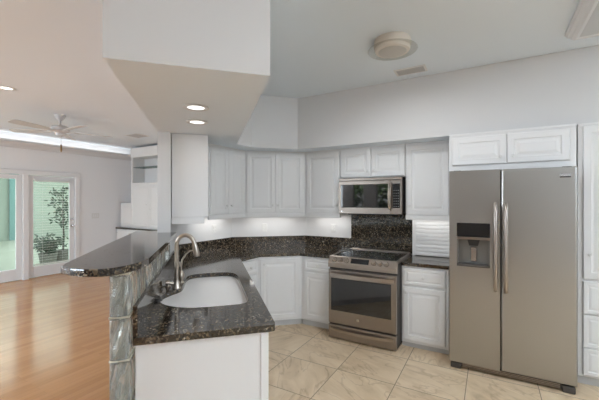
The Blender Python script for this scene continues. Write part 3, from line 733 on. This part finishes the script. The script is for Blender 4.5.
# ------------------------------------------------------------------ ceiling things
t = thing('ceiling_light', 'round beige ceiling light with a clear glass rim', 'light', (-.68, 2.69, CEIL))
MB().lathe([(.140, 0), (.145, -.012), (.145, -.05), (.138, -.06)], 40).build('canopy', M['beige'], t, 40)
MB().lathe([(.136, -.064), (.192, -.080), (.194, -.083), (.190, -.085), (.134, -.070)], 48, None, False).build('glass_rim', M['light_glass'], t, 40)
MB().lathe([(.137, -.058), (.139, -.075), (.130, -.092), (.110, -.095)], 40).build('trim_ring', M['beige'], t, 40)
MB().lathe([(.110, -.0955), (.104, -.100), (.06, -.105)], 40).build('lens', M['frosted'], t, 40)
area('fill_under_lamp', (-.68, 2.69, CEIL - .12), (0, 0, 0), .22, .22, 7.6, (.94, .97, 1))  # added fill just below the unlit ceiling light
def vent(label, x, y, rz, w_, d_):
    t = thing('ceiling_vent', label, 'vent', (x, y, CEIL), rz)
    f = MB(); k = .022
    f.box(-w_ / 2, -d_ / 2, -.008, w_ / 2, -d_ / 2 + k, 0, .002).box(-w_ / 2, d_ / 2 - k, -.008, w_ / 2, d_ / 2, 0, .002)
    f.box(-w_ / 2, -d_ / 2 + k, -.008, -w_ / 2 + k, d_ / 2 - k, 0, .002).box(w_ / 2 - k, -d_ / 2 + k, -.008, w_ / 2, d_ / 2 - k, 0, .002)
    f.build('frame', M['plastic'], t)
    MB().box(-w_ / 2 + k, -d_ / 2 + k, -.002, w_ / 2 - k, d_ / 2 - k, -.0005).build('backing', M['dark'], t)
    lv = MB(); yy = -d_ / 2 + k + .006
    while yy < d_ / 2 - k - .008:
        lv.rings([[(xx, yy, -.003), (xx, yy + .010, -.010), (xx, yy + .012, -.009), (xx, yy + .002, -.002)] for xx in (-w_ / 2 + k, w_ / 2 - k)]); yy += .018
    lv.build('louvers', M['vent'], t)
    return t
vent('small grey louvered ceiling vent beside the round ceiling light', -.68, 3.40, R(0), .30, .17)
vent('grey louvered ceiling vent in the den beyond the fan', -6.05, 4.10, R(0), .36, .30)
# framed fluorescent box
t = thing('fluorescent_light', 'boxed ceiling light fixture with white crown frame above the refrigerator', 'light', (.505, 3.265, CEIL))
fp = [(0, 0), (0, -.018), (.010, -.024), (.014, -.040), (.030, -.052), (.036, -.066), (.052, -.080), (.062, -.080), (.066, -.074), (.075, -.074), (.075, 0)]
LX, LY = 1.25, 1.25
f = MB()
f.rings([[(0 + i, -i, z), (LX - i, -i, z), (LX - i, -LY + i, z), (i, -LY + i, z)] for i, z in fp], False, False)
f.build('frame', M['crown'], t)
MB().box(.070, -LY + .070, -.072, LX - .070, -.070, -.066).build('diffuser', M['diffuser'], t)
def can(label, x, y, z):
    t = thing('recessed_light', label, 'light', (x, y, z))
    MB().lathe([(.055, -.001), (.085, -.001), (.088, -.005), (.080, -.009), (.058, -.008)], 32, None, False).build('trim_ring', M['plastic'], t, 40)
    MB().lathe([(.057, -.004), (.050, -.0055), (.02, -.006)], 32).build('lens', M['lamp_on'], t, 40)
    return t
def spot(x, y, z, wt):
    l = bpy.data.lights.new('can_light', 'AREA'); l.shape = 'DISK'; l.size = .1; l.energy = wt; l.color = (1, .95, .88)
    o = bpy.data.objects.new('can_light', l); C.objects.link(o); o.location = (x, y, z - .02)
for i, (p, q, s_) in enumerate(((2.404, -.089, 'front'), (2.845, -.097, 'rear'))):
    X, Y = pq(p, q); can(['lit recessed spot under the bulkhead over the peninsula, nearer the kitchen opening', 'lit recessed spot under the bulkhead, nearer the wall cabinets'][i], X, Y, SOF); spot(X, Y, SOF, .4)
can('lit recessed ceiling spot in the den ceiling near the fan', -4.80, 1.63, CEIL); spot(-4.8, 1.63, CEIL, .6)

# ceiling fan
t = thing('ceiling_fan', 'white five-blade ceiling fan hanging in the den', 'ceiling fan', (-5.62, 2.55, CEIL - .0))

MB().lathe([(.075, 0), (.075, -.015), (.05, -.06), (.022, -.085)], 28).build('canopy', M['fan'], t, 40)
MB().tube([(0, 0, -.08), (0, 0, -.165)], .013, 12).build('downrod', M['fan'], t, 40)
MB().lathe([(.03, -.155), (.10, -.17), (.125, -.19), (.125, -.235), (.09, -.26), (.06, -.275), (.055, -.31), (.03, -.32)], 32).build('motor', M['fan'], t, 40)
for k in range(5):
    a = R(-2 + 72 * k); mtx = Matrix.Rotation(a, 4, 'Z') @ Matrix.Translation((0, 0, -.245)) @ Matrix.Rotation(R(11), 4, 'X')
    bl = MB(); poly = rounded([(.18, -.055), (.70, -.07), (.70, .07), (.18, .055)], {1: .05, 2: .05}); bl.prism(poly, -.004, .004)
    bmesh.ops.transform(bl.b, matrix=mtx, verts=bl.b.verts[:]); bd = bl.build('blade', M['fan'], t)
    br = MB().box(.08, -.018, -.010, .24, .018, -.003); bmesh.ops.transform(br.b, matrix=mtx, verts=br.b.verts[:]); br.build('blade_bracket', M['fan'], bd)
pc = MB().tube([(.03, 0, -.31), (.03, 0, -.44)], .0025, 6).build('pull_chain', M['chrome'], t)
MB().lathe([(.004, -.44), (.011, -.455), (.014, -.52), (.009, -.56)], 14, Matrix.Translation((.03, 0, 0))).build('chain_fob', M['brass'], pc, 40)

# ------------------------------------------------------------------ den built-in
t = thing('base_cabinet', 'low white built-in cabinet against the den wall under a dark counter', 'cabinet', (FX + .01, 4.80, 0))
MB().box(0, 0, .08, 1.95, .375, .868).build('carcass', M['cab'], t); MB().box(0, .04, 0, 1.95, .36, .08).build('toe_kick', M['toe'], t)
for k in range(4): front(t, 'door', .02 + k * .48, .10, .495 + k * .48, .85, .06 + k * .48, .78)
tag(MB().box(FX + .005, 4.77, .869, -5.9, 5.176, .905, .003).build('countertop', M['granite']), 'dark granite counter on the low den built-in', 'countertop')
t = thing('hutch', 'white two-door hutch with open shelf niche on the den counter', 'hutch', (-7.38, 4.86, .905))
MB().box(0, 0, 0, 1.48, .316, 1.03).build('carcass', M['cab'], t)
front(t, 'door', .01, .02, .66, 1.0, .60, .55); front(t, 'door', .665, .02, 1.47, 1.0, .72, .45)
MB().box(-.01, -.02, 1.031, 1.48, .316, 1.06, .004).build('ledge', M['cab'], t)
MB().box(0, 0, 1.061, .035, .316, 1.75).build('side_panel', M['cab'], t)
MB().box(1.445, 0, 1.061, 1.48, .316, 1.75).build('side_panel', M['cab'], t)
MB().box(.036, .02, 1.42, 1.444, .30, 1.432).build('glass_shelf', M['shelf_glass'], t)
MB().box(.0, -.02, 1.655, 1.48, .316, 1.88, .004).build('top_fascia', M['cab'], t)
t = thing('side_cabinet', 'small white cupboard on the den counter left of the hutch', 'cabinet', (-7.86, 4.90, .905))
MB().box(0, 0, 0, .474, .27, .585).build('carcass', M['cab'], t); front(t, 'door', .01, .015, .465, .57)

# under-cabinet strips
area('undercabinet_left', (-2.92, 3.06, RB + .02), (0, 0, R(90)), .5, .18, 1.24, (1, .98, .95))
area('undercabinet_corner', (-2.52, 3.72, RB + .02), (0, 0, R(40)), .65, .18, 1.58, (1, .98, .95))
area('undercabinet_range', (-1.87, 4.02, RB + .02), (0, 0, 0), .45, .18, 1.16, (1, .98, .95))
area('undercabinet_garage', (-.59, 3.96, RB + .02), (0, 0, 0), .40, .18, 0.55, (1, .98, .95))

# repeats of a kind share a group
GROUPS = {'wall_cabinet': 'white wall cabinets around the kitchen', 'wall_outlet': 'outlets above the counter', 'recessed_light': 'recessed ceiling spots', 'ceiling_vent': 'ceiling vents'}
for o in C.objects:
    k = o.name.split('.')[0]
    if o.parent is None and k in GROUPS: o['group'] = GROUPS[k]
    if o.parent is None and k == 'base_cabinet' and o.location.x > -4: o['group'] = 'white base cabinets around the kitchen'
